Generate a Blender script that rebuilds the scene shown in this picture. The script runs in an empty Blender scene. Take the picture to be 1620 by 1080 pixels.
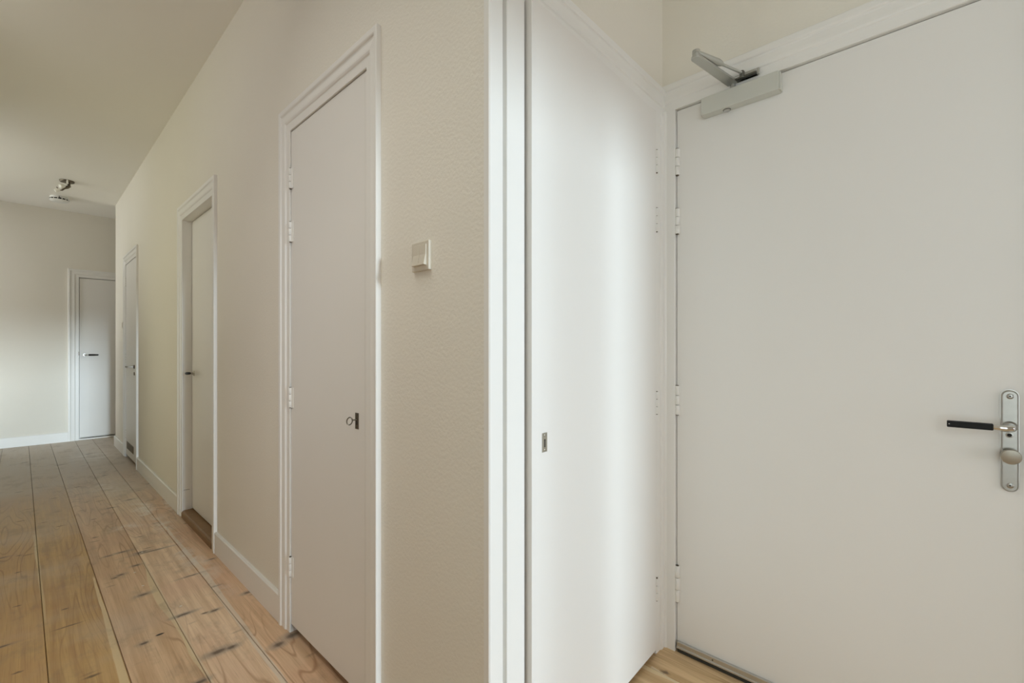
import bpy, bmesh, math, random
from mathutils import Vector, Matrix

random.seed(7)
S = bpy.context.scene
COL = S.collection

# ------------------------------------------------------------------ camera
# Corridor runs along +Y, the long wall with doors is the plane X = XA,
# the alcove with the entrance door opens towards +X.
F, CX, HZ, VP = 720.0, 810.0, 553.0, 40.0       # focal length, centre, horizon, vanishing point (px of 1620x1080)
CAMH = 1.2
cam_d = bpy.data.cameras.new('camera')
cam = bpy.data.objects.new('camera', cam_d)
COL.objects.link(cam)
cam_d.sensor_width = 36.0
cam_d.lens = 36.0 * F / 1620.0
cam_d.shift_y = (HZ - 540.0) / 1620.0
cam_d.clip_start = 0.02
cam.location = (0, 0, CAMH)
_n = math.hypot(F, CX - VP)
FX, FY = (CX - VP) / _n, F / _n                  # view direction on the floor plan
cam.rotation_euler = (math.radians(90), 0, math.atan2(FY, FX) - math.radians(90))
S.camera = cam

# ------------------------------------------------------------------ world, sun, exposure
W = bpy.data.worlds.new('sky')
S.world = W
W.use_nodes = True
bg = W.node_tree.nodes['Background']
bg.inputs['Color'].default_value = (0.93, 0.94, 1.0, 1)
bg.inputs['Strength'].default_value = 4.75

sun_d = bpy.data.lights.new('sun', 'SUN')
sun_d.energy = 3.0
sun_d.angle = math.radians(5.0)
sun_d.color = (0.73, 0.89, 1.0)
sun = bpy.data.objects.new('sun', sun_d)
COL.objects.link(sun)
_dir = Vector((0.0, 1.0, -math.tan(math.radians(5.4))))   # veiled low sun down the corridor
sun.rotation_euler = _dir.to_track_quat('-Z', 'Y').to_euler()
sun.location = (0.5, -8, 3)

S.view_settings.view_transform = 'Standard'
S.view_settings.look = 'None'
S.view_settings.exposure = 0.24
S.view_settings.gamma = 1.0
S.view_settings.use_curve_mapping = False
S.cycles.max_bounces = 8
S.cycles.diffuse_bounces = 7
S.cycles.glossy_bounces = 4
S.cycles.transparent_max_bounces = 8
S.cycles.use_denoising = True
S.cycles.use_adaptive_sampling = True
S.cycles.adaptive_threshold = 0.025
S.cycles.caustics_reflective = False
S.cycles.caustics_refractive = False
S.cycles.sample_clamp_indirect = 6.0

# ------------------------------------------------------------------ plan (metres)
XA = 0.775           # long corridor wall
YB = 0.82            # alcove side wall (faces the near end)
XC = 1.775           # alcove back wall with the entrance door
YE = 8.31            # end wall
YA1 = 7.545          # where the long wall stops
XL = -0.85           # left wall
YW = -3.4            # near end wall with the window
XO = 2.5             # outer wall
H = 3.01             # ceiling


def floor_pt(px, py):
    u = (px - CX) / F
    v = -(py - HZ) / F
    t = -CAMH / v
    return (t * (FX + FY * u), t * (FY - FX * u))


# ------------------------------------------------------------------ materials
def newmat(name):
    m = bpy.data.materials.new(name)
    m.use_nodes = True
    return m, m.node_tree, m.node_tree.nodes['Principled BSDF']


def mat_plain(name, col, rough=0.5, metal=0.0, noise=0.0, nscale=20.0, bump=0.0, bscale=200.0, bdist=0.001, spec=0.5):
    m, nt, p = newmat(name)
    p.inputs['Base Color'].default_value = (*col, 1)
    p.inputs['Roughness'].default_value = rough
    p.inputs['Metallic'].default_value = metal
    p.inputs['Specular IOR Level'].default_value = spec
    N, L = nt.nodes, nt.links
    tc = N.new('ShaderNodeNewGeometry')
    if noise > 0:
        nz = N.new('ShaderNodeTexNoise')
        nz.inputs['Scale'].default_value = nscale
        nz.inputs['Detail'].default_value = 5
        L.new(tc.outputs['Position'], nz.inputs['Vector'])
        rp = N.new('ShaderNodeMix')
        rp.data_type = 'RGBA'
        rp.inputs[6].default_value = (*[c * (1 - noise) for c in col], 1)
        rp.inputs[7].default_value = (*[min(1, c * (1 + noise)) for c in col], 1)
        L.new(nz.outputs['Fac'], rp.inputs[0])
        L.new(rp.outputs[2], p.inputs['Base Color'])
    if bump > 0:
        nb = N.new('ShaderNodeTexNoise')
        nb.inputs['Scale'].default_value = bscale
        nb.inputs['Detail'].default_value = 3
        L.new(tc.outputs['Position'], nb.inputs['Vector'])
        b = N.new('ShaderNodeBump')
        b.inputs['Strength'].default_value = bump
        b.inputs['Distance'].default_value = bdist
        L.new(nb.outputs['Fac'], b.inputs['Height'])
        L.new(b.outputs['Normal'], p.inputs['Normal'])
    return m


M = {}
M['wall'] = mat_plain('cream_wall_paint', (0.79, 0.757, 0.672), 0.75, noise=0.02, nscale=2.5, bump=0.4, bscale=110, bdist=0.0024)
M['ceiling'] = mat_plain('ceiling_paint', (0.90, 0.88, 0.82), 0.8, noise=0.01, nscale=2.0, bump=0.2, bscale=140, bdist=0.001)
M['trim'] = mat_plain('white_gloss_trim_paint', (0.82, 0.81, 0.775), 0.35, noise=0.008, nscale=6, bump=0.08, bscale=60, bdist=0.001)
M['door'] = mat_plain('white_satin_door_paint', (0.80, 0.785, 0.75), 0.42, noise=0.01, nscale=3, bump=0.10, bscale=120, bdist=0.0006)
M['hinge'] = mat_plain('painted_hinge', (0.80, 0.79, 0.75), 0.35)
M['gap'] = mat_plain('dark_gap', (0.02, 0.018, 0.015), 0.9)
M['chrome'] = mat_plain('worn_chrome', (0.40, 0.385, 0.355), 0.3, 1.0, noise=0.12, nscale=60)
M['nickel'] = mat_plain('dull_nickel', (0.50, 0.48, 0.42), 0.38, 1.0, noise=0.08, nscale=80)
M['knob'] = mat_plain('satin_nickel', (0.44, 0.41, 0.35), 0.45, 1.0)
M['polish'] = mat_plain('polished_chrome', (0.72, 0.71, 0.69), 0.12, 1.0)
M['bronze'] = mat_plain('dark_bronze_metal', (0.16, 0.135, 0.10), 0.4, 0.9)
M['black'] = mat_plain('black_lever_grip', (0.008, 0.008, 0.008), 0.5, spec=0.25)
M['closer'] = mat_plain('silver_grey_enamel', (0.60, 0.605, 0.55), 0.45, 0.15)
M['closer_arm'] = mat_plain('brushed_steel_arm', (0.52, 0.52, 0.48), 0.35, 0.7)
M['steel_dark'] = mat_plain('dark_steel', (0.16, 0.16, 0.14), 0.35, 0.9)
M['alu'] = mat_plain('aluminium_strip', (0.62, 0.61, 0.58), 0.3, 0.9)
M['brush'] = mat_plain('black_brush_seal', (0.035, 0.034, 0.026), 0.9, noise=0.5, nscale=300)
M['plastic'] = mat_plain('white_plastic', (0.80, 0.80, 0.77), 0.35)
M['switch'] = mat_plain('cream_switch_plastic', (0.66, 0.61, 0.51), 0.35)
M['ceramic'] = mat_plain('white_ceramic', (0.80, 0.78, 0.70), 0.3)
M['vent'] = mat_plain('brown_vent_metal', (0.17, 0.13, 0.08), 0.5, 0.3)
M['sill_oak'] = mat_plain('brown_threshold_wood', (0.24, 0.135, 0.055), 0.45, noise=0.2, nscale=25, bump=0.15, bscale=80)
M['subfloor'] = mat_plain('dark_subfloor', (0.03, 0.022, 0.015), 0.9)


def glass_mat(name, tint):
    m, nt, p = newmat(name)
    N, L = nt.nodes, nt.links
    tr = N.new('ShaderNodeBsdfTransparent')
    tr.inputs['Color'].default_value = (*tint, 1)
    gl = N.new('ShaderNodeBsdfGlossy')
    gl.inputs['Roughness'].default_value = 0.02
    fr = N.new('ShaderNodeFresnel')
    mx = N.new('ShaderNodeMixShader')
    L.new(fr.outputs[0], mx.inputs[0])
    L.new(tr.outputs[0], mx.inputs[1])
    L.new(gl.outputs[0], mx.inputs[2])
    L.new(mx.outputs[0], N['Material Output'].inputs[0])
    return m


M['glass'] = glass_mat('window_glass', (.79, .79, .79))
M['tint_cool'] = glass_mat('grey_blue_glass', (0.64, 0.68, 0.665))  # this and the tints below weight the light of the added windows
M['tint_warm'] = glass_mat('cream_sheer_glass', (0.45, 0.435, 0.42))
M['tint_amber'] = glass_mat('amber_sheer_glass', (.53, .52, .44))
M['tint_roof'] = glass_mat('roof_glass', (.96, .96, .90))
M['tint_pale'] = glass_mat('pale_glass', (1, 1, .97))


def plank_mat():
    """old scrubbed pine boards: grain, growth rings, pale sapwood edges, knots, nail-line stains, plaster dust"""
    m, nt, p = newmat('old_pine_floorboard')
    N, L = nt.nodes, nt.links

    def math_(op, a, b=None, c=None, clamp=False):
        n = N.new('ShaderNodeMath')
        n.operation = op
        n.use_clamp = clamp
        for i, v in enumerate((a, b, c)):
            if v is None:
                continue
            if hasattr(v, 'is_output'):
                L.new(v, n.inputs[i])
            else:
                n.inputs[i].default_value = v
        return n.outputs[0]

    def mapr(v, a, b, c=0.0, d=1.0, smooth=True):
        n = N.new('ShaderNodeMapRange')
        n.interpolation_type = 'SMOOTHSTEP' if smooth else 'LINEAR'
        L.new(v, n.inputs[0])
        for i, q in enumerate((a, b, c, d)):
            n.inputs[i + 1].default_value = q
        return n.outputs[0]

    def vmath(op, a, b):
        n = N.new('ShaderNodeVectorMath')
        n.operation = op
        for i, v in enumerate((a, b)):
            if hasattr(v, 'is_output'):
                L.new(v, n.inputs[i])
            else:
                n.inputs[i].default_value = v
        return n.outputs['Value'] if op in ('LENGTH', 'DISTANCE') else n.outputs[0]

    def noise(vec, scale, detail=4.0, rough=0.5, dist=0.0):
        n = N.new('ShaderNodeTexNoise')
        n.inputs['Scale'].default_value = scale
        n.inputs['Detail'].default_value = detail
        n.inputs['Roughness'].default_value = rough
        n.inputs['Distortion'].default_value = dist
        L.new(vec, n.inputs['Vector'])
        return n

    def mix(fac, a, b, mode='MIX'):
        n = N.new('ShaderNodeMix')
        n.data_type = 'RGBA'
        n.blend_type = mode
        if hasattr(fac, 'is_output'):
            L.new(fac, n.inputs[0])
        else:
            n.inputs[0].default_value = fac
        for i, v in ((6, a), (7, b)):
            if hasattr(v, 'is_output'):
                L.new(v, n.inputs[i])
            else:
                n.inputs[i].default_value = (*v, 1)
        return n.outputs[2]

    geo = N.new('ShaderNodeNewGeometry')
    pos = geo.outputs['Position']
    oi = N.new('ShaderNodeObjectInfo')
    rnd = oi.outputs['Random']
    tc = N.new('ShaderNodeTexCoord')
    sep = N.new('ShaderNodeSeparateXYZ')
    L.new(tc.outputs['Generated'], sep.inputs[0])
    # per-board offset
    off = N.new('ShaderNodeCombineXYZ')
    L.new(math_('MULTIPLY', rnd, 37.0), off.inputs[0])
    L.new(math_('MULTIPLY', rnd, 91.0), off.inputs[1])
    L.new(math_('MULTIPLY', rnd, 13.0), off.inputs[2])
    wp = vmath('ADD', pos, off.outputs[0])
    # growth rings: strongly stretched, wobbling noise turned into contour lines
    st = vmath('MULTIPLY', wp, (6.5, 0.55, 1.0))
    ringn = noise(st, 1.0, 1.5, 0.45, 0.35)
    ring = math_('PINGPONG', math_('MULTIPLY', ringn.outputs['Fac'], 17.0), 0.5)
    ringl = mapr(ring, 0.36, 0.5)
    ringl = math_('MULTIPLY', ringl, mapr(noise(vmath('MULTIPLY', wp, (3.0, 0.7, 1.0)), 1.0).outputs['Fac'], 0.42, 0.62))
    # fine straight grain
    fine = noise(vmath('MULTIPLY', wp, (260.0, 5.0, 1.0)), 1.0, 3.0, 0.6)
    med = noise(vmath('MULTIPLY', wp, (42.0, 1.6, 1.0)), 1.0, 4.0, 0.55)
    blot = noise(wp, 2.3, 4.0, 0.55)
    base = mix(mapr(med.outputs['Fac'], 0.3, 0.7), (0.47, 0.30, 0.15), (0.66, 0.475, 0.275))
    base = mix(mapr(rnd, 0.0, 1.0, 0.0, 0.55, False), base, (0.56, 0.385, 0.21))
    base = mix(mapr(blot.outputs['Fac'], 0.45, 0.72, 0.0, 0.55), base, (0.53, 0.325, 0.185))     # redder heartwood
    base = mix(math_('MULTIPLY', ringl, 0.58), base, (0.27, 0.13, 0.05))
    base = mix(mapr(fine.outputs['Fac'], 0.48, 0.78, 0.0, 0.42), base, (0.30, 0.165, 0.075))
    base = mix(1.0, base, oi.outputs['Color'], 'MULTIPLY')
    # pale sapwood along some board edges
    ex = sep.outputs[0]
    wob = noise(vmath('MULTIPLY', wp, (1.0, 0.9, 1.0)), 1.0, 2.0).outputs['Fac']
    wide = mapr(wob, 0.42, 0.68, 0.0, 0.16)
    e_r = math_('SUBTRACT', 1.0, ex)
    sap = mapr(math_('SUBTRACT', e_r, wide), 0.0, 0.012, 1.0, 0.0)
    sap = math_('MULTIPLY', sap, mapr(wob, 0.44, 0.5))
    base = mix(math_('MULTIPLY', sap, 0.75), base, (0.74, 0.61, 0.38))
    # long pale filler / sapwood strips beside three of the joints (px start, px end, half widths, colour)
    spx = N.new('ShaderNodeSeparateXYZ')
    L.new(pos, spx.inputs[0])
    for (p0, p1, w0, w1, c, f) in [((148, 912), (198, 1082), .004, .013, (.78, .62, .36), .8), ((322, 905), (452, 1082), .014, .010, (.72, .62, .50), .75),
                                   ((250, 820), (322, 905), .004, .014, (.74, .64, .52), .7), ((225, 885), (338, 1082), .006, .005, (.72, .60, .42), .7),
                                   ((55, 845), (70, 975), .010, .005, (.70, .56, .32), .6), ((1030, 1054), (1080, 1085), .006, .006, (.72, .60, .42), .7)]:
        (xa, ya), (xb, yb) = floor_pt(*p0), floor_pt(*p1)
        t = math_('DIVIDE', math_('SUBTRACT', spx.outputs[1], ya), yb - ya)
        cx_ = math_('ADD', xa, math_('MULTIPLY', t, xb - xa))
        cx_ = math_('ADD', cx_, math_('MULTIPLY', math_('SUBTRACT', noise(pos, 3.0, 2.0).outputs['Fac'], 0.5), 0.016))
        hw = math_('ADD', w0, math_('MULTIPLY', t, w1 - w0))
        d = math_('DIVIDE', math_('ABSOLUTE', math_('SUBTRACT', spx.outputs[0], cx_)), math_('MAXIMUM', hw, .002))
        k = math_('MULTIPLY', mapr(d, 0.8, 1.15, f, 0.0), math_('MULTIPLY', mapr(t, -.02, .03), mapr(t, .97, 1.1, 1.0, 0.0) if p1[1] < 1080 else mapr(t, 3.0, 4.0, 1.0, 0.0)))
        base = mix(k, base, c)
    # greyish worn / traffic zones
    worn = noise(pos, 1.1, 4.0, 0.6)
    base = mix(mapr(worn.outputs['Fac'], 0.45, 0.7, 0.0, 0.45), base, (0.60, 0.51, 0.39))
    # grey sheen on the far stretch of the corridor, put into the colour
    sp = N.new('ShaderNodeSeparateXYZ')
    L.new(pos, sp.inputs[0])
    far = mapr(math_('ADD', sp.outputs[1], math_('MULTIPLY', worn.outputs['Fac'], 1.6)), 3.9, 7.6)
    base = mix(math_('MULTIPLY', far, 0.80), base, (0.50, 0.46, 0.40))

    mott = noise(vmath('MULTIPLY', pos, (4.0, 2.2, 1.0)), 1.6, 5.0, 0.65).outputs['Fac']
    base = mix(mapr(mott, 0.50, 0.70, 0.0, 0.40), base, (0.27, 0.20, 0.13))
    # knots and stained nail lines where the photograph shows them (px x, px y, half width across, half length, blue)
    kn = [(193, 873, .035, .011, .7), (172, 879, .022, .010, .6), (240, 871, .075, .008, .8), (224, 873, .03, .013, .9), (215, 894, .02, .012, .6),
          (181, 914, .018, .012, .4), (191, 909, .018, .012, .5), (227, 940, .026, .014, .8), (302, 910, .045, .007, .6),
          (283, 975, .012, .006, .6), (290, 971.5, .034, .010, 1), (339, 965, .02, .010, .7), (324, 969, .015, .010, .4), (228, 1017, .016, .012, .6),
          (346, 1030, .036, .016, .9), (367, 1023, .022, .013, .9), (317, 1078, .024, .012, .9), (463, 1004, .032, .020, 1), (441, 1019, .024, .017, .9),
          (391, 937, .02, .012, .8), (335, 884, .022, .010, .5), (108, 990, .062, .007, .1), (146, 1069, .03, .010, .2), (103, 963, .016, .009, .2),
          (28, 958, .016, .008, .2), (28, 905, .016, .010, .1), (28, 1063, .018, .009, .2), (4, 1022, .03, .009, .5), (31, 878, .016, .008, .2), (3, 882, .03, .008, .5),
          (148, 821, .022, .009, .3), (137, 794, .018, .010, .2), (150, 850, .02, .01, .2), (95, 832, .03, .008, .2), (70, 826, .02, .008, .2), (32, 824, .03, .01, .2),
          (175, 803, .03, .012, .5), (205, 790, .03, .012, .6), (85, 788, .03, .010, .3), (30, 778, .03, .012, .3), (122, 770, .03, .014, .4), (165, 752, .03, .016, .4),
          (235, 765, .03, .012, .4), (95, 735, .05, .02, .4), (40, 731, .04, .02, .4), (140, 718, .05, .02, .4), (1052, 1063, .012, .022, .4)]
    jit = noise(pos, 55.0, 2.0).outputs['Color']
    jp = vmath('ADD', pos, vmath('MULTIPLY', vmath('SUBTRACT', jit, (0.5, 0.5, 0.5)), (0.022, 0.010, 0.0)))
    dark = None
    blue = None
    for (px, py, rx, ry, bl) in kn:
        x, y = floor_pt(px, py)
        d = vmath('LENGTH', vmath('MULTIPLY', vmath('SUBTRACT', jp, (x, y, 0.0)), (1 / rx, 1 / ry, 0.0)), (0, 0, 0))
        k = mapr(d, 0.25, 1.15, 1.0, 0.0)
        dark = k if dark is None else math_('MAXIMUM', dark, k)
        if bl > .45:
            b = mapr(d, 0.6, 2.6, bl * 0.6, 0.0)
            blue = b if blue is None else math_('MAXIMUM', blue, b)
    # some more knots strewn at random
    vo = N.new('ShaderNodeTexVoronoi')
    vo.inputs['Scale'].default_value = 1.0
    L.new(vmath('MULTIPLY', vmath('ADD', jp, off.outputs[0]), (9.0, 24.0, 0.0)), vo.inputs['Vector'])
    vs = N.new('ShaderNodeSeparateColor')
    L.new(vo.outputs['Color'], vs.inputs[0])
    rk = math_('MULTIPLY', mapr(vo.outputs['Distance'], 0.08, 0.34, 1.0, 0.0), math_('GREATER_THAN', vs.outputs[0], 0.93))
    dark = math_('MAXIMUM', dark, math_('MULTIPLY', rk, 0.6))
    base = mix(blue, base, (0.22, 0.20, 0.18))
    base = mix(math_('MULTIPLY', dark, 0.80), base, (0.10, 0.065, 0.042))
    # the open knot hole
    x, y = floor_pt(253, 1003)
    hd = vmath('LENGTH', vmath('MULTIPLY', vmath('SUBTRACT', pos, (x, y, 0.0)), (1 / .017, 1 / .008, 0.0)), (0, 0, 0))
    base = mix(mapr(hd, 0.6, 1.1, 1.0, 0.0), base, (0.008, 0.007, 0.006))
    # plaster dust swept along the middle of the corridor
    dust = None
    for (px, py, rx, ry, s) in [(228, 806, .10, .45, .9), (270, 800, .06, .35, .85), (205, 832, .16, .10, .6), (300, 880, .10, .5, .6), (255, 830, .10, .5, .6), (175, 770, .2, .5, .45), (150, 720, .35, .7, .5), (340, 910, .07, .5, .4)]:
        x, y = floor_pt(px, py)
        d = vmath('LENGTH', vmath('MULTIPLY', vmath('SUBTRACT', pos, (x, y, 0.0)), (1 / rx, 1 / ry, 0.0)), (0, 0, 0))
        k = mapr(d, 0.0, 1.0, s, 0.0)
        dust = k if dust is None else math_('MAXIMUM', dust, k)
    dn = noise(pos, 9.0, 6.0, 0.65, 0.6).outputs['Fac']
    base = mix(math_('MULTIPLY', dust, mapr(dn, 0.38, 0.68)), base, (0.82, 0.79, 0.74))
    # specks of plaster
    for (px, py) in [(157, 796), (213, 905), (226, 926), (286, 958), (225, 873)]:
        x, y = floor_pt(px, py)
        d = vmath('LENGTH', vmath('MULTIPLY', vmath('SUBTRACT', pos, (x, y, 0.0)), (1 / .007, 1 / .007, 0.0)), (0, 0, 0))
        base = mix(mapr(d, 0.5, 1.0, 0.9, 0.0), base, (0.75, 0.72, 0.66))
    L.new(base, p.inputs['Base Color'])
    rr = mapr(med.outputs['Fac'], 0.3, 0.7, 0.44, 0.56)
    L.new(rr, p.inputs['Roughness'])
    p.inputs['Specular IOR Level'].default_value = 0.45
    bmp = N.new('ShaderNodeBump')
    bmp.inputs['Strength'].default_value = 0.25
    bmp.inputs['Distance'].default_value = 0.0012
    L.new(math_('SUBTRACT', fine.outputs['Fac'], math_('MULTIPLY', ringl, 0.8)), bmp.inputs['Height'])
    L.new(bmp.outputs['Normal'], p.inputs['Normal'])
    return m


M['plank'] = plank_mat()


# ------------------------------------------------------------------ mesh helpers
class MB:
    def __init__(self):
        self.bm = bmesh.new()

    def hexa(self, P):
        """8 corner points: first 4 ring a, last 4 ring b"""
        v = [self.bm.verts.new(q) for q in P]
        fs = [(0, 1, 2, 3), (7, 6, 5, 4), (0, 4, 5, 1), (1, 5, 6, 2), (2, 6, 7, 3), (3, 7, 4, 0)]
        return [self.bm.faces.new([v[i] for i in f]) for f in fs]

    def box(self, x0, x1, y0, y1, z0, z1, bev=0.0, T=None):
        P = [(x0, y0, z0), (x1, y0, z0), (x1, y1, z0), (x0, y1, z0), (x0, y0, z1), (x1, y0, z1), (x1, y1, z1), (x0, y1, z1)]
        if T:
            P = [T(*q) for q in P]
        fs = self.hexa(P)
        if bev > 0:
            es = list({e for f in fs for e in f.edges})
            bmesh.ops.bevel(self.bm, geom=es, offset=bev, segments=2, affect='EDGES', profile=0.6)
        return self

    def prism(self, poly, z0, z1, T=None):
        """polygon (a,b) extruded along the third coordinate, mapped by T(a,b,c)"""
        T = T or (lambda a, b, c: (a, b, c))
        lo = [self.bm.verts.new(T(a, b, z0)) for a, b in poly]
        hi = [self.bm.verts.new(T(a, b, z1)) for a, b in poly]
        n = len(poly)
        self.bm.faces.new(lo[::-1])
        self.bm.faces.new(hi)
        for i in range(n):
            j = (i + 1) % n
            self.bm.faces.new((lo[i], lo[j], hi[j], hi[i]))
        return self

    def tube(self, pts, radii, seg=14, flat=(1, 1), up=None):
        """closed swept tube through pts with a radius at each point"""
        pts = [Vector(q) for q in pts]
        if not hasattr(radii, '__len__'):
            radii = [radii] * len(pts)
        rings = []
        u = None
        for i, q in enumerate(pts):
            d = (pts[min(i + 1, len(pts) - 1)] - pts[max(i - 1, 0)]).normalized()
            if u is None:
                u = Vector(up) if up else (Vector((0, 0, 1)) if abs(d.z) < 0.9 else Vector((1, 0, 0)))
            u = (u - d * u.dot(d)).normalized()
            w = d.cross(u)
            r = radii[i]
            rings.append([self.bm.verts.new(q + u * (math.cos(2 * math.pi * k / seg) * r * flat[0]) + w * (math.sin(2 * math.pi * k / seg) * r * flat[1])) for k in range(seg)])
        self.bm.faces.new(rings[0][::-1])
        self.bm.faces.new(rings[-1])
        for a, b in zip(rings[:-1], rings[1:]):
            for k in range(seg):
                j = (k + 1) % seg
                self.bm.faces.new((a[k], a[j], b[j], b[k]))
        return self

    def cyl(self, p0, p1, r, seg=16):
        return self.tube([p0, p1], [r, r], seg)

    def lathe(self, base, axis, prof, seg=32):
        """prof: list of (radius, height along axis) from base"""
        a = Vector(axis).normalized()
        base = Vector(base)
        pts = [base + a * h for r, h in prof]
        u = Vector((0, 0, 1)) if abs(a.z) < 0.9 else Vector((1, 0, 0))
        u = (u - a * u.dot(a)).normalized()
        w = a.cross(u)
        rings = [[self.bm.verts.new(q + u * (math.cos(2 * math.pi * k / seg) * r) + w * (math.sin(2 * math.pi * k / seg) * r)) for k in range(seg)] for q, (r, h) in zip(pts, prof)]
        self.bm.faces.new(rings[0][::-1])
        self.bm.faces.new(rings[-1])
        for A_, B_ in zip(rings[:-1], rings[1:]):
            for k in range(seg):
                j = (k + 1) % seg
                self.bm.faces.new((A_[k], A_[j], B_[j], B_[k]))
        return self

    def build(self, name, mat, parent=None, smooth=False, bevel=0.0):
        org = Vector((0, 0, 0))
        p = parent
        while p is not None:
            org += Vector(p.location)
            p = p.parent
        bmesh.ops.recalc_face_normals(self.bm, faces=self.bm.faces[:])
        bmesh.ops.translate(self.bm, vec=-org, verts=self.bm.verts[:])
        me = bpy.data.meshes.new(name)
        self.bm.to_mesh(me)
        self.bm.free()
        me.materials.append(M[mat] if isinstance(mat, str) else mat)
        if smooth:
            for f in me.polygons:
                f.use_smooth = True
            try:
                me.set_sharp_from_angle(angle=math.radians(38))
            except Exception:
                pass
        o = bpy.data.objects.new(name, me)
        COL.objects.link(o)
        if parent is not None:
            o.parent = parent
        if bevel > 0:
            b = o.modifiers.new('bevel', 'BEVEL')
            b.width = bevel
            b.segments = 2
            b.limit_method = 'ANGLE'
        return o


def tag(o, label, cat, kind=None, group=None):
    o['label'] = label
    o['category'] = cat
    if kind:
        o['kind'] = kind
    if group:
        o['group'] = group
    return o


def root(name, loc, label, cat, kind=None, group=None):
    o = bpy.data.objects.new(name, None)
    o.empty_display_size = 0.1
    COL.objects.link(o)
    o.location = loc
    return tag(o, label, cat, kind, group)


# ------------------------------------------------------------------ openings
# (along-wall start, end, head height)
A1 = (1.372, 2.007, 2.128)
A2 = (3.190, 3.955, 2.128)
A3 = (5.935, 6.655, 2.150)
EN = (0.485, 1.30, 2.158)
BO = (0.905, 1.700, 2.138)
CO = (-0.205, 0.764, 2.157)
TW = 0.12

# ------------------------------------------------------------------ shell
fl = MB().box(XL - .1, XO + .1, YW - .1, YE + .25, -0.08, -0.022).build('floor', 'subfloor')
tag(fl, 'old scrubbed pine board floor with knots running down the corridor', 'floor', 'structure')

seams = [(-.86, -.86), (-.62, -.60), (-.395, -.355), (-.190, -.150), (.029, .058), (.218, .261), (.447, .457), (.613, .644), (.80, .815), (1.0, 1.01), (1.2, 1.21),
         (1.41, 1.41), (1.612, 1.614), (1.86, 1.86)]


PT = [(1, .95, .8)] * 3 + [(1.0, .92, .70), (.95, .87, .64), (1.16, 1.16, 1.28), (1.34, 1.44, 1.75), (1.22, 1.20, 1.36), (1.1, 1.1, 1.1)] + [(1.12, 1.15, 1.15)] * 4


def seam_x(k, y):
    a, b = seams[k]
    return b + (a - b) * (y - 2.2) / 6.1


for k in range(len(seams) - 1):
    y0, y1 = YW, (YE + .02 if seams[k][0] < 1.3 else 7.0)
    g = 0.0009
    dz = random.uniform(-.0008, .0008)
    mb = MB()
    ring = []
    for y in (y0, y1):
        a, b = seam_x(k, y) + g, seam_x(k + 1, y) - g
        ring.append([(a, y, -.022), (b, y, -.022), (b, y, -.002 + dz), (b - .0014, y, dz), (a + .0014, y, dz), (a, y, -.002 + dz)])
    lo = [mb.bm.verts.new(q) for q in ring[0]]
    hi = [mb.bm.verts.new(q) for q in ring[1]]
    mb.bm.faces.new(lo[::-1])
    mb.bm.faces.new(hi)
    for i in range(6):
        j = (i + 1) % 6
        mb.bm.faces.new((lo[i], lo[j], hi[j], hi[i]))
    mb.build('plank', 'plank', fl).color = (*PT[k], 1)       # board tone, with light reflected off the right-hand boards tinted in

KX0, KX1, KY0, KY1 = -.55, .50, .40, 1.90       # roof light added above the view to brighten the floor
ce = (MB().box(XL - .1, XO + .1, YW - .1, KY0, H, H + .1).box(XL - .1, XO + .1, KY1, YE + .25, H, H + .1)
      .box(XL - .1, KX0, KY0, KY1, H, H + .1).box(KX1, XO + .1, KY0, KY1, H, H + .1).build('ceiling', 'ceiling'))
tag(ce, 'plain cream painted ceiling over the corridor', 'ceiling', 'structure')


def wall_boxes(mb, T, a0, a1, ops):
    """wall between a0..a1 with door openings, T(a, depth, z)"""
    cur = a0
    for (s, e, h) in sorted(ops):
        if s > cur:
            mb.box(cur, s, 0, TW, 0, H, T=T)
        mb.box(s, e, 0, TW, h, H, T=T)
        cur = e
    if a1 > cur:
        mb.box(cur, a1, 0, TW, 0, H, T=T)
    return mb


TA = lambda s, d, z: (XA + d, s, z)        # d = depth into the wall
TB = lambda s, d, z: (s, YB + d, z)
TC = lambda s, d, z: (XC + d, s, z)
TE = lambda s, d, z: (s, YE + d, z)
inset = 0.012                                # lining thickness


def grow(o):
    return (o[0] - inset, o[1] + inset, o[2] + inset)


w = wall_boxes(MB(), TA, YB, YA1, [grow(A1), grow(A2), grow(A3)]).box(XA + TW, XO, YA1 - TW, YA1, 0, H).build('wall_right', 'wall')
tag(w, 'long cream plaster wall with three doors along the corridor', 'wall', 'structure')
w = wall_boxes(MB(), TB, XA + TW, XC + TW, [grow(BO)]).build('wall_alcove_side', 'wall')
tag(w, 'short cream wall above the tall cupboard door in the alcove', 'wall', 'structure')
w = wall_boxes(MB(), TC, YW, YB, [grow(CO)]).build('wall_alcove_back', 'wall')
tag(w, 'cream wall around the wide entrance door in the alcove', 'wall', 'structure')
w = wall_boxes(MB(), TE, XL - .1, XO, [grow(EN)]).build('wall_back', 'wall')
tag(w, 'pale wall closing the far end of the corridor', 'wall', 'structure')
LW = [(-1.7, -.2), (1.35, 2.75), (3.8, 5.2), (7.72, 8.27)]    # windows added on the left side (along Y) for fill light, outside the view
LZ0, LZ1 = 0.30, 2.94
CL = [(2.85, 3.70), (5.35, 7.55)]             # clerestory strips added between those windows to brighten ceiling and far wall
CZ0, CZ1 = 2.46, 2.94
mb = MB()
cur = YW
for y0, y1, z0, z1 in sorted([(a, b, LZ0, LZ1) for a, b in LW] + [(a, b, CZ0, CZ1) for a, b in CL]):
    mb.box(XL - TW, XL, cur, y0, 0, H).box(XL - TW, XL, y0, y1, 0, z0).box(XL - TW, XL, y0, y1, z1, H)
    cur = y1
w = mb.box(XL - TW, XL, cur, YE, 0, H).build('wall_left', 'wall')
tag(w, 'plain cream wall on the left side of the corridor', 'wall', 'structure')
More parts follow.
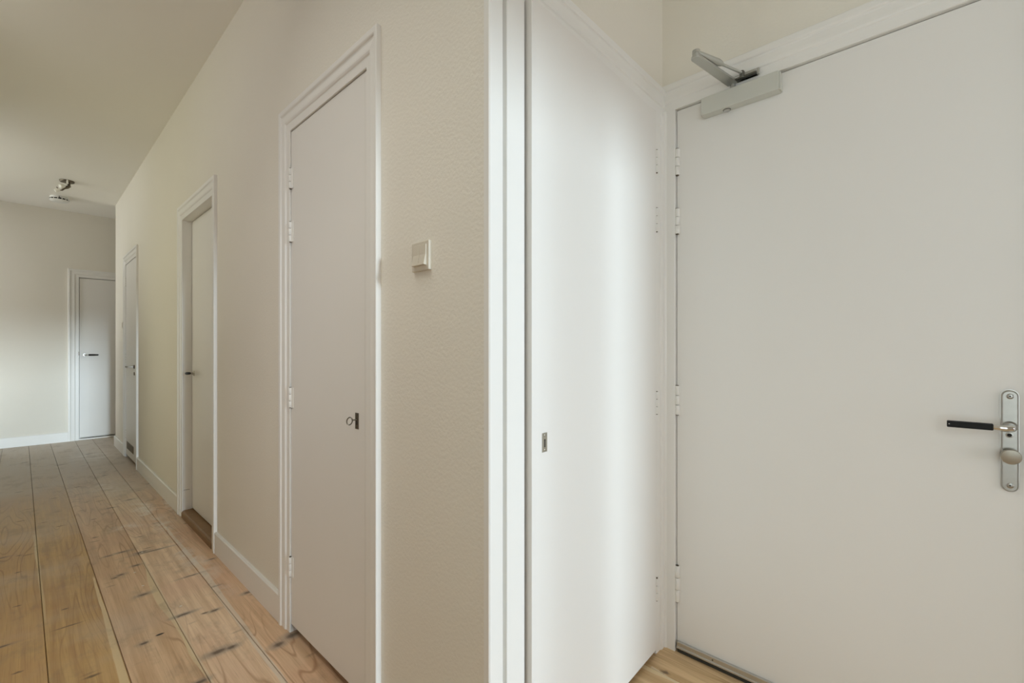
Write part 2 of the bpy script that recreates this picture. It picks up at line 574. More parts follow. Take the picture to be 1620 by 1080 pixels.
w = MB().box(XO, XO + .1, YW, YE + .25, 0, H).box(XC + TW, XO, YW - .1, YW, 0, H).box(XL - .1, XO, YE + TW, YE + .25, 0, H).build('wall_outer', 'wall')
tag(w, 'outer wall closing the rooms behind the doors', 'wall', 'structure')

# near end wall (behind the camera) with the tall window the daylight comes through
WX0, WX1, WZ0, WZ1 = -0.75, 1.70, 0.10, 2.42
mb = MB()
mb.box(XL - .1, WX0, YW - TW, YW, 0, H).box(WX1, XC + TW, YW - TW, YW, 0, H).box(WX0, WX1, YW - TW, YW, 0, WZ0).box(WX0, WX1, YW - TW, YW, WZ1, H)
w = mb.build('wall_front', 'wall')
tag(w, 'cream wall around the tall window at the near end of the hall', 'wall', 'structure')
win = root('window_1', (0.5, YW - .05, WZ0), 'tall white framed window at the near end of the hall', 'window', 'structure')
mb = MB()
fw = .06
mb.box(WX0, WX1, YW - .09, YW - .02, WZ0, WZ0 + fw).box(WX0, WX1, YW - .09, YW - .02, WZ1 - fw, WZ1)
mb.box(WX0, WX0 + fw, YW - .09, YW - .02, WZ0, WZ1).box(WX1 - fw, WX1, YW - .09, YW - .02, WZ0, WZ1)
mb.build('window_frame', 'trim', win)
mulls = [-.24, .27, 1.15, 1.60]
for x in mulls:
    MB().box(x - .05, x + .05, YW - .09, YW - .02, WZ0 + fw, WZ1 - fw).build('mullion', 'trim', win)
edges = [WX0 + fw] + mulls + [WX1 - fw]
for a, b in zip(edges[:-1], edges[1:]):
    MB().box(a, b, YW - .058, YW - .054, WZ0 + fw, WZ1 - fw).build('pane', 'glass', win)


def portal(loc, rot, sx, sy):
    """daylight portal in a window opening (guides sky light, gives off none of its own)"""
    d = bpy.data.lights.new('window_portal', 'AREA')
    d.shape = 'RECTANGLE'
    d.size, d.size_y = sx, sy
    d.cycles.is_portal = True
    o = bpy.data.objects.new('window_portal', d)
    COL.objects.link(o)
    o.location = loc
    o.rotation_euler = rot


portal(((WX0 + WX1) / 2, YW - .13, (WZ0 + WZ1) / 2), (math.radians(90), 0, 0), WX1 - WX0, WZ1 - WZ0)
for i, (y0, y1) in enumerate(LW):
    sw_ = root('window_%d' % (i + 2), (XL, (y0 + y1) / 2, LZ0), ['tall white framed window opposite the alcove', 'tall white framed window opposite the nearest corridor door', 'tall white framed window opposite the recessed door', 'narrow white framed window by the far end wall'][i], 'window', 'structure')
    mb = MB()
    xa, xb = XL - .09, XL - .03
    mb.box(xa, xb, y0, y1, LZ0, LZ0 + .05).box(xa, xb, y0, y1, LZ1 - .05, LZ1).box(xa, xb, y0, y0 + .05, LZ0, LZ1).box(xa, xb, y1 - .05, y1, LZ0, LZ1)
    mb.build('window_frame', 'trim', sw_)
    ym = (y0 + y1) / 2
    MB().box(xa, xb, ym - .03, ym + .03, LZ0 + .05, LZ1 - .05).build('mullion', 'trim', sw_)
    for a, b in ((y0 + .05, ym - .03), (ym + .03, y1 - .05)):
        MB().box(XL - .062, XL - .058, a, b, LZ0 + .05, LZ1 - .05).build('pane', ('tint_cool', 'tint_warm', 'tint_amber', 'tint_pale')[i], sw_)
    portal((XL - .125, ym, (LZ0 + LZ1) / 2), (math.radians(90), 0, math.radians(-90)), y1 - y0, LZ1 - LZ0)


for i, (y0, y1) in enumerate(CL):
    cw = root('window_%d' % (i + 7), (XL, (y0 + y1) / 2, CZ0), ['short clerestory window under the ceiling on the left wall', 'long clerestory window under the ceiling on the left wall'][i], 'window', 'structure')
    mb = MB()
    xa, xb = XL - .09, XL - .03
    mb.box(xa, xb, y0, y1, CZ0, CZ0 + .03).box(xa, xb, y0, y1, CZ1 - .03, CZ1).box(xa, xb, y0, y0 + .03, CZ0, CZ1).box(xa, xb, y1 - .03, y1, CZ0, CZ1)
    mb.build('window_frame', 'trim', cw)
    MB().box(XL - .062, XL - .058, y0 + .03, y1 - .03, CZ0 + .03, CZ1 - .03).build('pane', 'tint_roof', cw)
    portal((XL - .125, (y0 + y1) / 2, (CZ0 + CZ1) / 2), (math.radians(90), 0, math.radians(-90)), y1 - y0, CZ1 - CZ0)
sk = root('window_6', ((KX0 + KX1) / 2, (KY0 + KY1) / 2, H), 'square white framed roof light in the ceiling above the alcove', 'window', 'structure')
mb = MB()
mb.box(KX0, KX1, KY0, KY0 + .04, H + .02, H + .12).box(KX0, KX1, KY1 - .04, KY1, H + .02, H + .12)
mb.box(KX0, KX0 + .04, KY0, KY1, H + .02, H + .12).box(KX1 - .04, KX1, KY0, KY1, H + .02, H + .12)
mb.build('window_frame', 'trim', sk)
MB().box(KX0 + .04, KX1 - .04, KY0 + .04, KY1 - .04, H + .06, H + .064).build('pane', 'tint_roof', sk)
portal(((KX0 + KX1) / 2, (KY0 + KY1) / 2, H + .13), (0, 0, 0), KX1 - KX0, KY1 - KY0)


# ------------------------------------------------------------------ baseboards
def baseboard(name, T, a0, a1, label, h=.125, t=.015):
    mb = MB()
    mb.prism([(0, 0), (-t, 0), (-t, h - .006), (-t + .005, h), (0, h)], a0, a1, lambda d, z, s: T(s, d, z))
    o = mb.build(name, 'trim')
    return tag(o, label, 'baseboard', 'structure')


baseboard('baseboard_right', TA, 6.758, YA1 + .0, 'white baseboard between the vented door and the far corner')
baseboard('baseboard_right', TA, 4.066, 5.855, 'white baseboard between the recessed door and the vented door')
baseboard('baseboard_right', TA, 2.112, 3.115, 'white baseboard between the nearest door and the recessed door')
baseboard('baseboard_right', TA, YB, 1.294, 'white baseboard below the light switch by the corner')
baseboard('baseboard_back', TE, XL, .382, 'white baseboard along the far end wall')
baseboard('baseboard_left', lambda s, d, z: (XL - d, s, z), 5.2, 7.72, 'white baseboard along the left wall')
baseboard('baseboard_alcove', TC, YW, -.312, 'white baseboard beside the entrance door')

# ------------------------------------------------------------------ architraves
PROF = [(0, 0), (0, .0075), (.0015, .009), (.034, .009), (.037, .0125), (.043, .0145), (.050, .0145), (.072, .0120), (.078, .0125), (.081, .0165), (.085, .018), (.101, .018), (.104, .016), (.104, 0)]


def clip_prof(w, sc=1.0):
    P = [(s * sc, d) for s, d in PROF]
    out = [q for q in P if q[0] < w]
    out.append((w, out[-1][1]))
    out.append((w, 0))
    return out


def leg(T, edge, sgn, z1, name, parent, prof=None, mitre=True, mat='trim', z0=0.0, sc=1.0):
    """vertical architrave; s measured from opening edge outwards (sgn), proud towards the room (-depth)"""
    prof = prof or [(s * sc, d) for s, d in PROF]
    mb = MB()
    lo = [mb.bm.verts.new(T(edge + sgn * s, -d, z0)) for s, d in prof]
    hi = [mb.bm.verts.new(T(edge + sgn * s, -d, z1 + (s / sc if mitre else 0))) for s, d in prof]
    n = len(prof)
    mb.bm.faces.new(lo)
    mb.bm.faces.new(hi)
    for i in range(n):
        j = (i + 1) % n
        mb.bm.faces.new((lo[i], lo[j], hi[j], hi[i]))
    return mb.build(name, mat, parent)


def head(T, e0, e1, z, name, parent, m0=1.0, m1=1.0, sc=1.0, mat='trim'):
    """head architrave, mitred with slope m0 / m1 at its ends (0 = cut square)"""
    prof = [(s * sc, d) for s, d in PROF]
    mb = MB()
    a = [mb.bm.verts.new(T(e0 - s * m0, -d, z + s)) for s, d in prof]
    b = [mb.bm.verts.new(T(e1 + s * m1, -d, z + s)) for s, d in prof]
    n = len(prof)
    mb.bm.faces.new(a)
    mb.bm.faces.new(b)
    for i in range(n):
        j = (i + 1) % n
        mb.bm.faces.new((a[i], a[j], b[j], b[i]))
    return mb.build(name, mat, parent)


def lining(T, op, d0, d1, stop, parent, z0=0.0):
    """jamb lining of the opening with a stop behind the leaf"""
    s, e, h = op
    mb = MB()
    mb.box(s - inset, s, d0, d1, z0, h + inset, T=T).box(e, e + inset, d0, d1, z0, h + inset, T=T).box(s, e, d0, d1, h, h + inset, T=T)
    if stop is not None:
        mb.box(s, s + .016, stop, stop + .03, z0, h, T=T).box(e - .016, e, stop, stop + .03, z0, h, T=T).box(s, e, stop, stop + .03, h - .016, h, T=T)
    return mb.build('jamb', 'trim', parent)


def hinge(pos, z0, z1, parent, r=.0075, plate=None, kn=3, mat='hinge'):
    """pin hinge with knuckles, a dark slit between them; plate = vector of the flap"""
    x, y = pos
    mb = MB()
    L_ = (z1 - z0)
    for i in range(kn):
        a, b = z0 + L_ * i / kn, z0 + L_ * (i + 1) / kn
        mb.lathe((x, y, a + .0009), (0, 0, 1), [(r * .9, 0), (r, .0012), (r, b - a - .003), (r * .9, b - a - .0018)], 14)
    if plate:
        px, py, t = plate
        nx, ny = -py, px
        ln = math.hypot(px, py)
        nx, ny = nx / ln * t, ny / ln * t
        P = []
        for z in (z0, z1):
            P += [(x - nx, y - ny, z), (x + px - nx, y + py - ny, z), (x + px + nx, y + py + ny, z), (x + nx, y + ny, z)]
        mb.hexa(P)
    h = mb.build('hinge', mat, parent, smooth=True)
    mb = MB()
    mb.cyl((x, y, z0 - .002), (x, y, z1 + .002), r * .62, 10)
    mb.build('pin', 'bronze', h, smooth=True)
    return h


# ---- nearest corridor door (closed, key in the lock)
d1 = root('door_1', (XA, sum(A1[:2]) / 2, 0), 'nearest plain white corridor door with four painted hinges and a key plate', 'door', 'structure')
leg(TA, A1[1], 1, A1[2], 'casing', d1)
leg(TA, A1[0], -1, A1[2], 'casing', d1, sc=.73)
head(TA, A1[0], A1[1], A1[2], 'casing', d1, m0=.73)
lining(TA, A1, -.001, TW, .046, d1)
LX = -.003            # leaf face this far behind the wall plane
MB().box(A1[0] + .0035, A1[1] - .003, LX, LX + .04, .036, A1[2] - .0035, .0012, TA).build('leaf', 'door', d1)
for z0, z1 in ((1.882, 1.967), (1.656, 1.741), (.955, 1.04), (.240, .323)):
    hinge((XA - .008, A1[1] - .0045), z0, z1, d1, .0075, (0, -.024, .0014) if False else (.0045, -.022, .0012))
# thin painted-over joint where the leaf edge was widened
MB().box(A1[0] + .019, A1[0] + .0198, LX - .0005, LX + .001, .05, A1[2] - .02, T=TA).build('edge_bead', 'hinge', d1)


def key_plate(T, s, z0, z1, parent, w=.022, mat='nickel'):
    """oblong plate with keyhole and two screws; front at depth d (T maps s, proud, z)"""
    k = MB().box(s - w / 2, s + w / 2, -.0016, .0004, z0, z1, .0006, T).build('key_plate', mat, parent)
    zc = (z0 + z1) / 2
    hole = [(.0028 * math.cos(a), zc + .006 + .0034 * math.sin(a)) for a in [math.radians(q) for q in range(-40, 221, 20)]]
    hole += [(-.0020, zc - .013), (.0020, zc - .013)]
    mb = MB()
    mb.prism([(s + a, z) for a, z in hole], -.0019, -.0009, lambda a, z, d: T(a, d, z))
    mb.build('keyhole', 'gap', k)
    for z in (z0 + .006, z1 - .006):
        MB().lathe(T(s, -.0015, z), (Vector(T(0, -1, 0)) - Vector(T(0, 0, 0))), [(.0026, 0), (.0026, .0006), (.0012, .0012)], 12).build('screw', mat, k, smooth=True)
    return k


TA1 = lambda s, d, z: TA(s, LX + d, z)
key_plate(TA1, 1.444, .930, .985, d1, mat='bronze')

ky = root('key', (XA, 1.444, .960), 'small bronze key left in the lock of the nearest corridor door', 'key')
kx = XA + LX
MB().tube([(kx - .001, 1.444, .962), (kx - .013, 1.444, .962), (kx - .016, 1.444, .962)], [.0024, .0024, .0034], 10).build('shaft', 'nickel', ky, smooth=True)
mb = MB()
seg = 20
ringpts = []
for i in range(seg):
    a = 2 * math.pi * i / seg
    ringpts.append(Vector((kx - .0275 + .0115 * math.cos(a), 1.444 + .004 * math.cos(a) + .006 * math.sin(a), .960 + .0105 * math.sin(a) + .004 * math.cos(a))))
vs = []
for i, q in enumerate(ringpts):
    t = (ringpts[(i + 1) % seg] - ringpts[i - 1]).normalized()
    u = Vector((0, 1, 0))
    u = (u - t * u.dot(t)).normalized()
    w_ = t.cross(u)
    vs.append([mb.bm.verts.new(q + u * (.0017 * math.cos(b)) + w_ * (.0021 * math.sin(b))) for b in [2 * math.pi * k / 8 for k in range(8)]])
for i in range(seg):
    a_, b_ = vs[i], vs[(i + 1) % seg]
    for k in range(8):
        j = (k + 1) % 8
        mb.bm.faces.new((a_[k], a_[j], b_[j], b_[k]))
mb.build('bow', 'bronze', ky, smooth=True)


# ---- lever handles
def lever(parent, base, out, along, length, black=True, plate=None, out_len=.05, r=.0065, grip_r=(.009, .009), tail=None, name='handle'):
    """rose or plate + neck standing out of the leaf, lever bending along; base is on the leaf face"""
    b, o, a = Vector(base), Vector(out).normalized(), Vector(along).normalized()
    e = b + o * out_len
    hnd = MB().tube([b, b + o * out_len * .55, b + o * out_len * .88 + a * .003, e + a * .014, e + a * .036, e + a * .040],
                    [r * 1.25, r, r * 1.05, r * 1.2, r * .95, r * .9], 14).build(name, 'chrome', parent, smooth=True)
    pts = [e + a * .036, e + a * .0375, e + a * (.036 + (length - .036) * .5), e + a * (length - .003), e + a * length]
    if black == 'taper':
        rs = [.007, .0115, .0115, .008, .004]
    else:
        rs = [grip_r[0] * .9, grip_r[0], grip_r[0], grip_r[1], grip_r[1] * .85]
    MB().tube(pts, rs, 16).build('grip', 'black' if black else 'bronze', hnd, smooth=True)
    return hnd


def rose(parent, base, out, r=.024, t=.007, mat='chrome'):
    MB().lathe(base, out, [(r, 0), (r, t * .6), (r * .85, t), (r * .4, t)], 28).build('rose', mat, parent, smooth=True)


# ---- recessed corridor door with a wooden threshold
d2 = root('door_2', (XA, sum(A2[:2]) / 2, 0), 'white corridor door set back in a deep frame above a wooden threshold', 'door', 'structure')
leg(TA, A2[1], 1, A2[2], 'casing', d2, sc=1.06)
leg(TA, A2[0], -1, A2[2], 'casing', d2, sc=.74)
head(TA, A2[0], A2[1], A2[2], 'casing', d2, m0=.74, m1=1.06)
REC = .052
lining(TA, A2, -.001, TW + .03, REC + .042, d2)
MB().box(A2[0] + .0035, A2[1] - .0035, REC, REC + .04, .056, A2[2] - .0035, .0012, TA).build('leaf', 'door', d2)
mb = MB()
mb.prism([(-.012, 0), (-.012, .030), (-.008, .040), (.0, .046), (REC + .06, .050), (REC + .06, 0)], A2[0], A2[1], lambda d, z, s: TA(s, d, z))
mb.build('threshold', 'sill_oak', d2)
MB().box(A2[1] - .0006, A2[1] + .001, .002, .038, .190, .1925, T=TA).build('jamb_joint', 'vent', d2)
hb = TA(A2[1] - .062, REC, 1.031)
rose(d2, hb, (-1, 0, 0), .018, .006, 'nickel')
lever(d2, hb, (-1, 0, 0), (0, -1, .05), .125, True, out_len=.052, r=.007, grip_r=(.0095, .0085))

# ---- far corridor door with a vent grille
d3 = root('door_3', (XA, sum(A3[:2]) / 2, 0), 'far white corridor door with a brown vent grille near its foot', 'door', 'structure')
leg(TA, A3[1], 1, A3[2], 'casing', d3)
leg(TA, A3[0], -1, A3[2], 'casing', d3, sc=.78)
head(TA, A3[0], A3[1], A3[2], 'casing', d3, m0=.78)
lining(TA, A3, -.001, TW, .046, d3)
MB().box(A3[0] + .0035, A3[1] - .003, LX, LX + .04, .034, A3[2] - .0035, .0012, TA).build('leaf', 'door', d3)
for z0, z1 in ((1.915, 2.0), (1.06, 1.15), (.215, .30)):
    hinge((XA - .004, A3[1] - .0045), z0, z1, d3, .0075, (.0045, -.022, .0012))
gr = MB().box(6.125, 6.575, LX - .003, LX + .001, .108, .186, .001, TA).build('vent_grille', 'vent', d3)
for i in range(9):
    y = 6.15 + i * .05
    MB().box(y - .012, y + .012, LX - .0045, LX - .0028, .116, .178, T=TA).build('slat', 'vent', gr)
hb = TA(6.075, LX, 1.022)
rose(d3, hb, (-1, 0, 0), .02, .006, 'bronze')
lever(d3, hb, (-1, 0, 0), (0, 1, 0), .115, True, out_len=.055, r=.007, grip_r=(.0085, .0075))
MB().lathe(TA(6.075, LX, .952), (-1, 0, 0), [(.017, 0), (.017, .005), (.010, .006)], 20).build('lock_rose', 'bronze', d3, smooth=True)

# ---- door in the end wall
d4 = root('door_4', (sum(EN[:2]) / 2, YE, 0), 'white door in the end wall partly hidden behind the corner', 'door', 'structure')
leg(TE, EN[0], -1, EN[2], 'casing', d4)
leg(TE, EN[1], 1, EN[2], 'casing', d4)
head(TE, EN[0], EN[1], EN[2], 'casing', d4)
lining(TE, EN, -.001, TW, .046, d4)
MB().box(EN[0] + .0045, EN[1] - .0035, .003, .043, .036, EN[2] - .006, .0012, TE).build('leaf', 'door', d4)
MB().box(EN[0], EN[1], -.004, .06, 0, .018, .003, TE).build('threshold', 'trim', d4)
hb = TE(.540, .003, 1.131)
rose(d4, hb, (0, -1, 0), .018, .006)
lever(d4, hb, (0, -1, 0), (1, 0, 0), .135, 'taper', out_len=.05, r=.007)
MB().box(EN[0] - .004, EN[0] + .003, -.012, .003, 1.125, 1.175, .001, TE).build('strike_plate', 'bronze', d4)

# ---- cupboard door on the alcove side, standing slightly ajar
d5 = root('door_5', (sum(BO[:2]) / 2, YB, 0), 'tall white cupboard door standing slightly ajar beside the entrance door', 'door', 'structure')
PB = [(0, 0), (0, .0185), (.0015, .020), (.066, .020), (.068, .0185), (.068, .005), (.083, .005), (.083, .0185), (.085, .020), (.127, .020), (.130, .017), (.130, 0)]
leg(TB, BO[0], -1, BO[2] + .110, 'casing', d5, prof=PB, mitre=False)
leg(TB, BO[1], 1, BO[2] + .002, 'casing', d5, prof=clip_prof(.074), mitre=False)
head(TB, BO[0], XC - .001, BO[2], 'casing', d5, m0=0, m1=0, sc=1.06)
lining(TB, BO, -.001, TW, .046, d5)
HX, HY = BO[1] - .004, YB - .012          # hinge line
ang = math.radians(1.95)


def TBL(s, d, z):                         # leaf coordinates: s from the hinge towards the left, d into the leaf
    return (HX - s * math.cos(ang) + d * math.sin(ang), HY - s * math.sin(ang) + d * math.cos(ang), z)


MB().box(.002, .784, 0, .04, .020, BO[2] - .004, .0012, TBL).build('leaf', 'door', d5)
for z0, z1 in ((1.896, 1.985), (1.664, 1.757), (.947, 1.035), (.214, .302)):
    hinge((HX + .001, HY - .001), z0, z1, d5, .0062, (.018, .002, .0012))
TBK = lambda s, d, z: TBL(HX - s, d, z)
key_plate(TBK, .9665, .9215, .9735, d5, .022)

# ---- entrance door
d6 = root('door_6', (XC, sum(CO[:2]) / 2, 0), 'wide white entrance door with a black lever handle and a long chrome plate', 'door', 'structure')
leg(TC, CO[1], 1, CO[2] + .002, 'casing', d6, prof=clip_prof(.0555), mitre=False)
leg(TC, CO[0], -1, CO[2], 'casing', d6, mitre=True)
head(TC, CO[0], CO[1] + .0555, CO[2], 'casing', d6, m0=1, m1=0)
LC = .007
lining(TC, CO, -.001, TW, LC + .05, d6)
MB().box(CO[0] + .003, CO[1] - .0025, LC, LC + .045, .030, CO[2] - .003, .0012, TC).build('leaf', 'door', d6)
for z0, z1 in ((1.895, 2.0), (1.661, 1.762), (.941, 1.057), (.196, .34)):
    hinge((XC + .001, CO[1] - .006), z0, z1, d6, .0092, (.010, -.012, .001))
# draught strip and brush at the foot
sl = MB().box(CO[0] + .006, CO[1] - .006, LC - .012, LC + .001, .018, .040, .001, TC).build('draught_strip', 'alu', d6)
MB().box(CO[0] + .006, CO[1] - .006, LC - .016, LC - .010, .016, .022, .001, TC).build('strip_lip', 'alu', sl)
MB().box(CO[0] + .008, CO[1] - .008, LC - .012, LC - .003, .001, .018, T=TC).build('brush', 'brush', sl)
for y in (.62, .30, -.02):
    MB().lathe((XC + LC - .012, y, .030), (-1, 0, 0), [(.003, 0), (.003, .001), (.001, .0016)], 10).build('screw', 'steel_dark', sl, smooth=True)

# handle plate
ph, pw, pz, py_ = .268, .0315, .959, -.1395


def stadium(w, h, n=12):
    r = w / 2
    pts = []
    for i in range(n + 1):
        a = math.pi * i / n
        pts.append((r * math.cos(a), h / 2 - r + r * math.sin(a)))
    for i in range(n + 1):
        a = math.pi + math.pi * i / n
        pts.append((r * math.cos(a), -h / 2 + r + r * math.sin(a)))
    return pts


fx = XC + LC
mb = MB()
mb.prism([(py_ + a, pz + b) for a, b in stadium(pw + .0035, ph + .0035)], fx - .0020, fx + .0002, lambda a, b, c: (c, a, b))
pl = mb.build('handle_plate', 'alu', d6)
mb = MB()
st0, st1 = stadium(pw, ph), stadium(pw - .006, ph - .006)
lay = [(st0, .002), (st0, .0065), (st1, .0095)]
rings = [[mb.bm.verts.new((fx - d, py_ + a, pz + b)) for a, b in st_] for st_, d in lay]
mb.bm.faces.new(rings[0])
mb.bm.faces.new(rings[-1])
for A_, B_ in zip(rings[:-1], rings[1:]):
    for k in range(len(A_)):
        j = (k + 1) % len(A_)
        mb.bm.faces.new((A_[k], A_[j], B_[j], B_[k]))
mb.build('plate_shield', 'chrome', pl, smooth=True)
for z in (1.077, .842):
    MB().lathe((fx - .0092, py_, z), (-1, 0, 0), [(.0072, 0), (.0072, .0006), (.0055, .0016), (.003, .0018)], 18).build('screw', 'chrome', pl, smooth=True)
    MB().cyl((fx - .0100, py_, z), (fx - .0114, py_, z), .0020, 8).build('screw_slot', 'gap', pl)
MB().lathe((fx - .0090, py_ + .001, .975), (-1, 0, 0), [(.0072, 0), (.0072, .0012), (.005, .0016)], 18).build('key_ring', 'chrome', pl, smooth=True)
MB().cyl((fx - .0100, py_ + .001, .975), (fx - .0112, py_ + .001, .975), .0046, 14).build('keyhole', 'gap', pl)
# turning knob
MB().lathe((fx - .009, py_, .922), (-1, 0, 0), [(.0165, 0), (.0165, .004), (.013, .005)], 28).build('knob_collar', 'steel_dark', pl, smooth=True)
MB().lathe((fx - .013, py_, .922), (-.96, -.04, -.10), [(.0140, 0), (.0185, .004), (.0195, .007), (.0195, .0165), (.0188, .0185), (.0180, .0188)], 32).build('turning_knob', 'knob', pl, smooth=True)
# lever
nz = .997
MB().lathe((fx - .009, py_, nz), (-1, 0, 0), [(.0145, 0), (.0135, .004), (.0095, .008)], 24).build('lever_collar', 'chrome', pl, smooth=True)
hl = MB().tube([(fx - .012, py_, nz), (fx - .040, py_, nz), (fx - .050, py_ + .003, nz), (fx - .054, py_ + .012, nz), (fx - .055, py_ + .024, nz + .0004), (fx - .055, py_ + .036, nz + .001)],
               [.0085, .0085, .0095, .0092, .0075, .0062], 16).build('lever_neck', 'polish', pl, smooth=True)
mb = MB()
mb.prism([(-.0085, -.0085), (.0085, -.0085), (.0085, .0085), (-.0085, .0085)], py_ + .033, py_ + .121, lambda a, b, c: (fx - .055 + a, c, nz + .001 + b))
mb.build('lever_grip', 'black', pl, bevel=.0022)['label'] = 'square black lever grip'
MB().cyl((fx - .055 - .0083, py_ + .1165, nz + .0015), (fx - .055 - .0088, py_ + .1165, nz + .0015), .0016, 10).build('grip_screw', 'chrome', pl)

# ------------------------------------------------------------------ door closer on the entrance door
cl = root('door_closer', (fx, .52, 2.115), 'grey door closer with folded arm at the top of the entrance door', 'door closer')
MB().box(1.742, fx, .394, .653, 2.0835, 2.147, .0025).build('body', 'closer', cl)
MB().box(1.748, fx, .3895, .3945, 2.086, 2.145, .001).build('end_cap', 'closer', cl)
MB().lathe((1.766, .567, 2.0845), (0, 0, -1), [(.0135, 0), (.0135, .0022), (.0120, .0024)], 24).build('valve_ring', 'steel_dark', cl, smooth=True)
MB().lathe((1.766, .567, 2.0830), (0, 0, -1), [(.0112, 0), (.0112, .0030), (.004, .0036)], 24).build('valve_cap', 'alu', cl, smooth=True)
SX, SY = 1.768, .546          # spindle
EX, EY = 1.528, .588          # elbow
zb = 2.172
MB().lathe((SX, SY, 2.146), (0, 0, 1), [(.0125, 0), (.0125, .010), (.010, .012), (.010, .026)], 20).build('spindle', 'closer_arm', cl, smooth=True)
av = Vector((EX - SX, EY - SY, 0))
al = av.length
av.normalize()
aw = Vector((-av.y, av.x, 0))


def arm_pt(t, w, z):
    q = Vector((SX, SY, 0)) + av * t + aw * w
    return (q.x, q.y, z)


mb = MB()
poly = []
for i in range(13):
    a = -math.pi / 2 + math.pi * i / 12
    poly.append((al + .0155 * math.cos(a), .0155 * math.sin(a)))
poly += [(-.004, .0185), (-.016, .013), (-.016, -.013), (-.004, -.0185)]
mb.prism(poly, zb - .004, zb + .004, lambda a, b, c: arm_pt(a, b, c))
mb.build('main_arm', 'closer_arm', cl, bevel=.001)
MB().lathe((EX, EY, zb + .004), (0, 0, 1), [(.012, 0), (.0125, .002), (.0125, .006), (.011, .007), (.011, .010), (.0125, .011), (.0125, .020), (.010, .022)], 22).build('elbow_joint', 'closer_arm', cl, smooth=True)
BX, BY, bz = 1.738, .508, 2.183          # bracket pivot
fv = Vector((BX - EX, BY - EY, 0))
e0 = Vector((EX, EY, zb + .017))
e1 = Vector((BX, BY, bz))
fa = MB().tube([e0 + (e1 - e0) * t for t in (0.02, .1, .45, .52, .56, .58)], [.010, .0115, .0135, .0105, .0065, .0055], 16, flat=(.75, 1)).build('forearm', 'closer_arm', cl, smooth=True)
MB().tube([e0 + (e1 - e0) * t for t in (.5, 1.0)], [.0048, .0048], 12).build('rod', 'closer_arm', fa, smooth=True)
br = MB().box(1.7395, XC - .0085, .462, .530, bz - .016, bz - .010, .001).build('bracket', 'steel_dark', cl)
MB().box(1.752, 1.763, .456, .520, bz - .016, bz + .006, .001).build('bracket_plate', 'closer_arm', br)
MB().lathe((BX + .003, BY, bz - .018), (0, 0, 1), [(.008, 0), (.0085, .002), (.0085, .022), (.006, .026)], 16).build('pivot', 'steel_dark', br, smooth=True)
MB().lathe((1.7525, .466, bz), (-1, 0, 0), [(.0045, 0), (.0045, .001), (.002, .002)], 14).build('screw', 'alu', br, smooth=True)

# ------------------------------------------------------------------ light switches
sw = root('light_switch', (XA, 1.073, 1.465), 'double rocker light switch on the cream wall near the corner', 'light switch', group=None)
mb = MB()
MB().box(1.032, 1.114, -.0095, .0005, 1.424, 1.506, .0018, TA).build('frame', 'switch', sw)
for y0, y1 in ((1.0435, 1.0715), (1.0725, 1.1025)):
    mb = MB()
    mb.prism([(-.009, 1.4965), (-.0115, 1.4965), (-.0125, 1.468), (-.0190, 1.4385), (-.009, 1.4370)], y0, y1, lambda d, z, s: TA(s, d, z))
    mb.build('rocker', 'switch', sw, bevel=.0006)
sw2 = root('light_switch', (XA, 6.93, 1.485), 'small flat light switch on the wall beyond the vented door', 'light switch')
MB().box(6.835, 6.915, -.010, .0005, 1.445, 1.525, .0018, TA).build('frame', 'switch', sw2)
MB().box(6.847, 6.903, -.014, -.009, 1.457, 1.513, .0015, TA).build('rocker', 'switch', sw2)

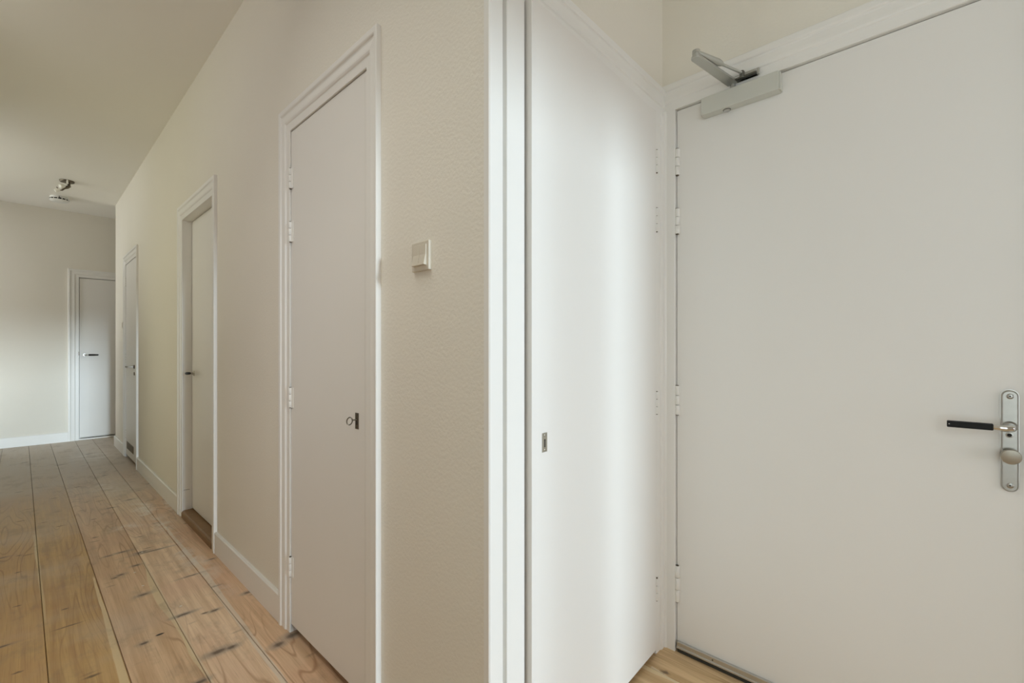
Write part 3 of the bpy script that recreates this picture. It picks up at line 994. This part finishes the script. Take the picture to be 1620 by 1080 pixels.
# ------------------------------------------------------------------ smoke detector
sd = root('smoke_detector', (.277, 7.60, H), 'round white smoke detector on the ceiling behind the bare spotlight', 'smoke detector')
q = 1.16
MB().lathe((.277, 7.60, H), (0, 0, -1), [(.066 * q, 0), (.066 * q, .012), (.072 * q, .013), (.074 * q, .018), (.074 * q, .026)], 40).build('base', 'plastic', sd, smooth=True)
MB().lathe((.277, 7.60, H - .026), (0, 0, -1), [(.066 * q, 0), (.066 * q, .016)], 40).build('vent_gap', 'gap', sd, smooth=True)
for i in range(14):
    a = 2 * math.pi * i / 14
    c, s_ = .0705 * q * math.cos(a), .0705 * q * math.sin(a)
    MB().box(.277 + c - .004, .277 + c + .004, 7.60 + s_ - .004, 7.60 + s_ + .004, H - .042, H - .025).build('vent_rib', 'plastic', sd)
MB().lathe((.277, 7.60, H - .041), (0, 0, -1), [(.074 * q, 0), (.074 * q, .007), (.066 * q, .015), (.045 * q, .019), (.012, .020)], 40).build('cover', 'plastic', sd, smooth=True)
MB().tube([(.272, 7.517, H - .010), (.270, 7.508, H - .026), (.290, 7.508, H - .032)], .0030, 8).build('wire_stub', 'gap', sd, smooth=True)

# ------------------------------------------------------------------ bare ceiling spotlight
sp_ = root('ceiling_spotlight', (.306, 6.82, H), 'bare bronze ceiling spotlight with white lamp sockets and no bulb', 'spotlight')
MB().lathe((.306, 6.82, H), (0, 0, -1), [(.060, 0), (.060, .010), (.056, .016), (.020, .018)], 36).build('ceiling_plate', 'bronze', sp_, smooth=True)
MB().cyl((.306, 6.764, H - .006), (.306, 6.757, H - .046), .008, 10).build('screw', 'ceramic', sp_, smooth=True)
MB().tube([(.318, 6.80, H - .016), (.320, 6.79, H - .060), (.306, 6.78, H - .078)], [.013, .012, .016], 14).build('stem', 'bronze', sp_, smooth=True)
MB().tube([(.326, 6.78, H - .062), (.306, 6.775, H - .084), (.284, 6.77, H - .100), (.266, 6.77, H - .122), (.250, 6.77, H - .126), (.236, 6.77, H - .114), (.224, 6.77, H - .098)],
          [.012, .012, .008, .0065, .0065, .006, .004], 12).build('bracket', 'bronze', sp_, smooth=True)
MB().lathe((.282, 6.785, H - .076), (-.75, -.35, -.25), [(.020, 0), (.0245, .008), (.0245, .036), (.015, .040)], 22).build('socket', 'ceramic', sp_, smooth=True)
MB().lathe((.250, 6.77, H - .122), (-.72, .0, -.40), [(.013, 0), (.0175, .005), (.0175, .040), (.010, .044)], 20).build('socket', 'ceramic', sp_, smooth=True)
MB().tube([(.222, 6.77, H - .146), (.227, 6.77, H - .168), (.223, 6.77, H - .185)], .0016, 6).build('wire', 'ceramic', sp_, smooth=True)
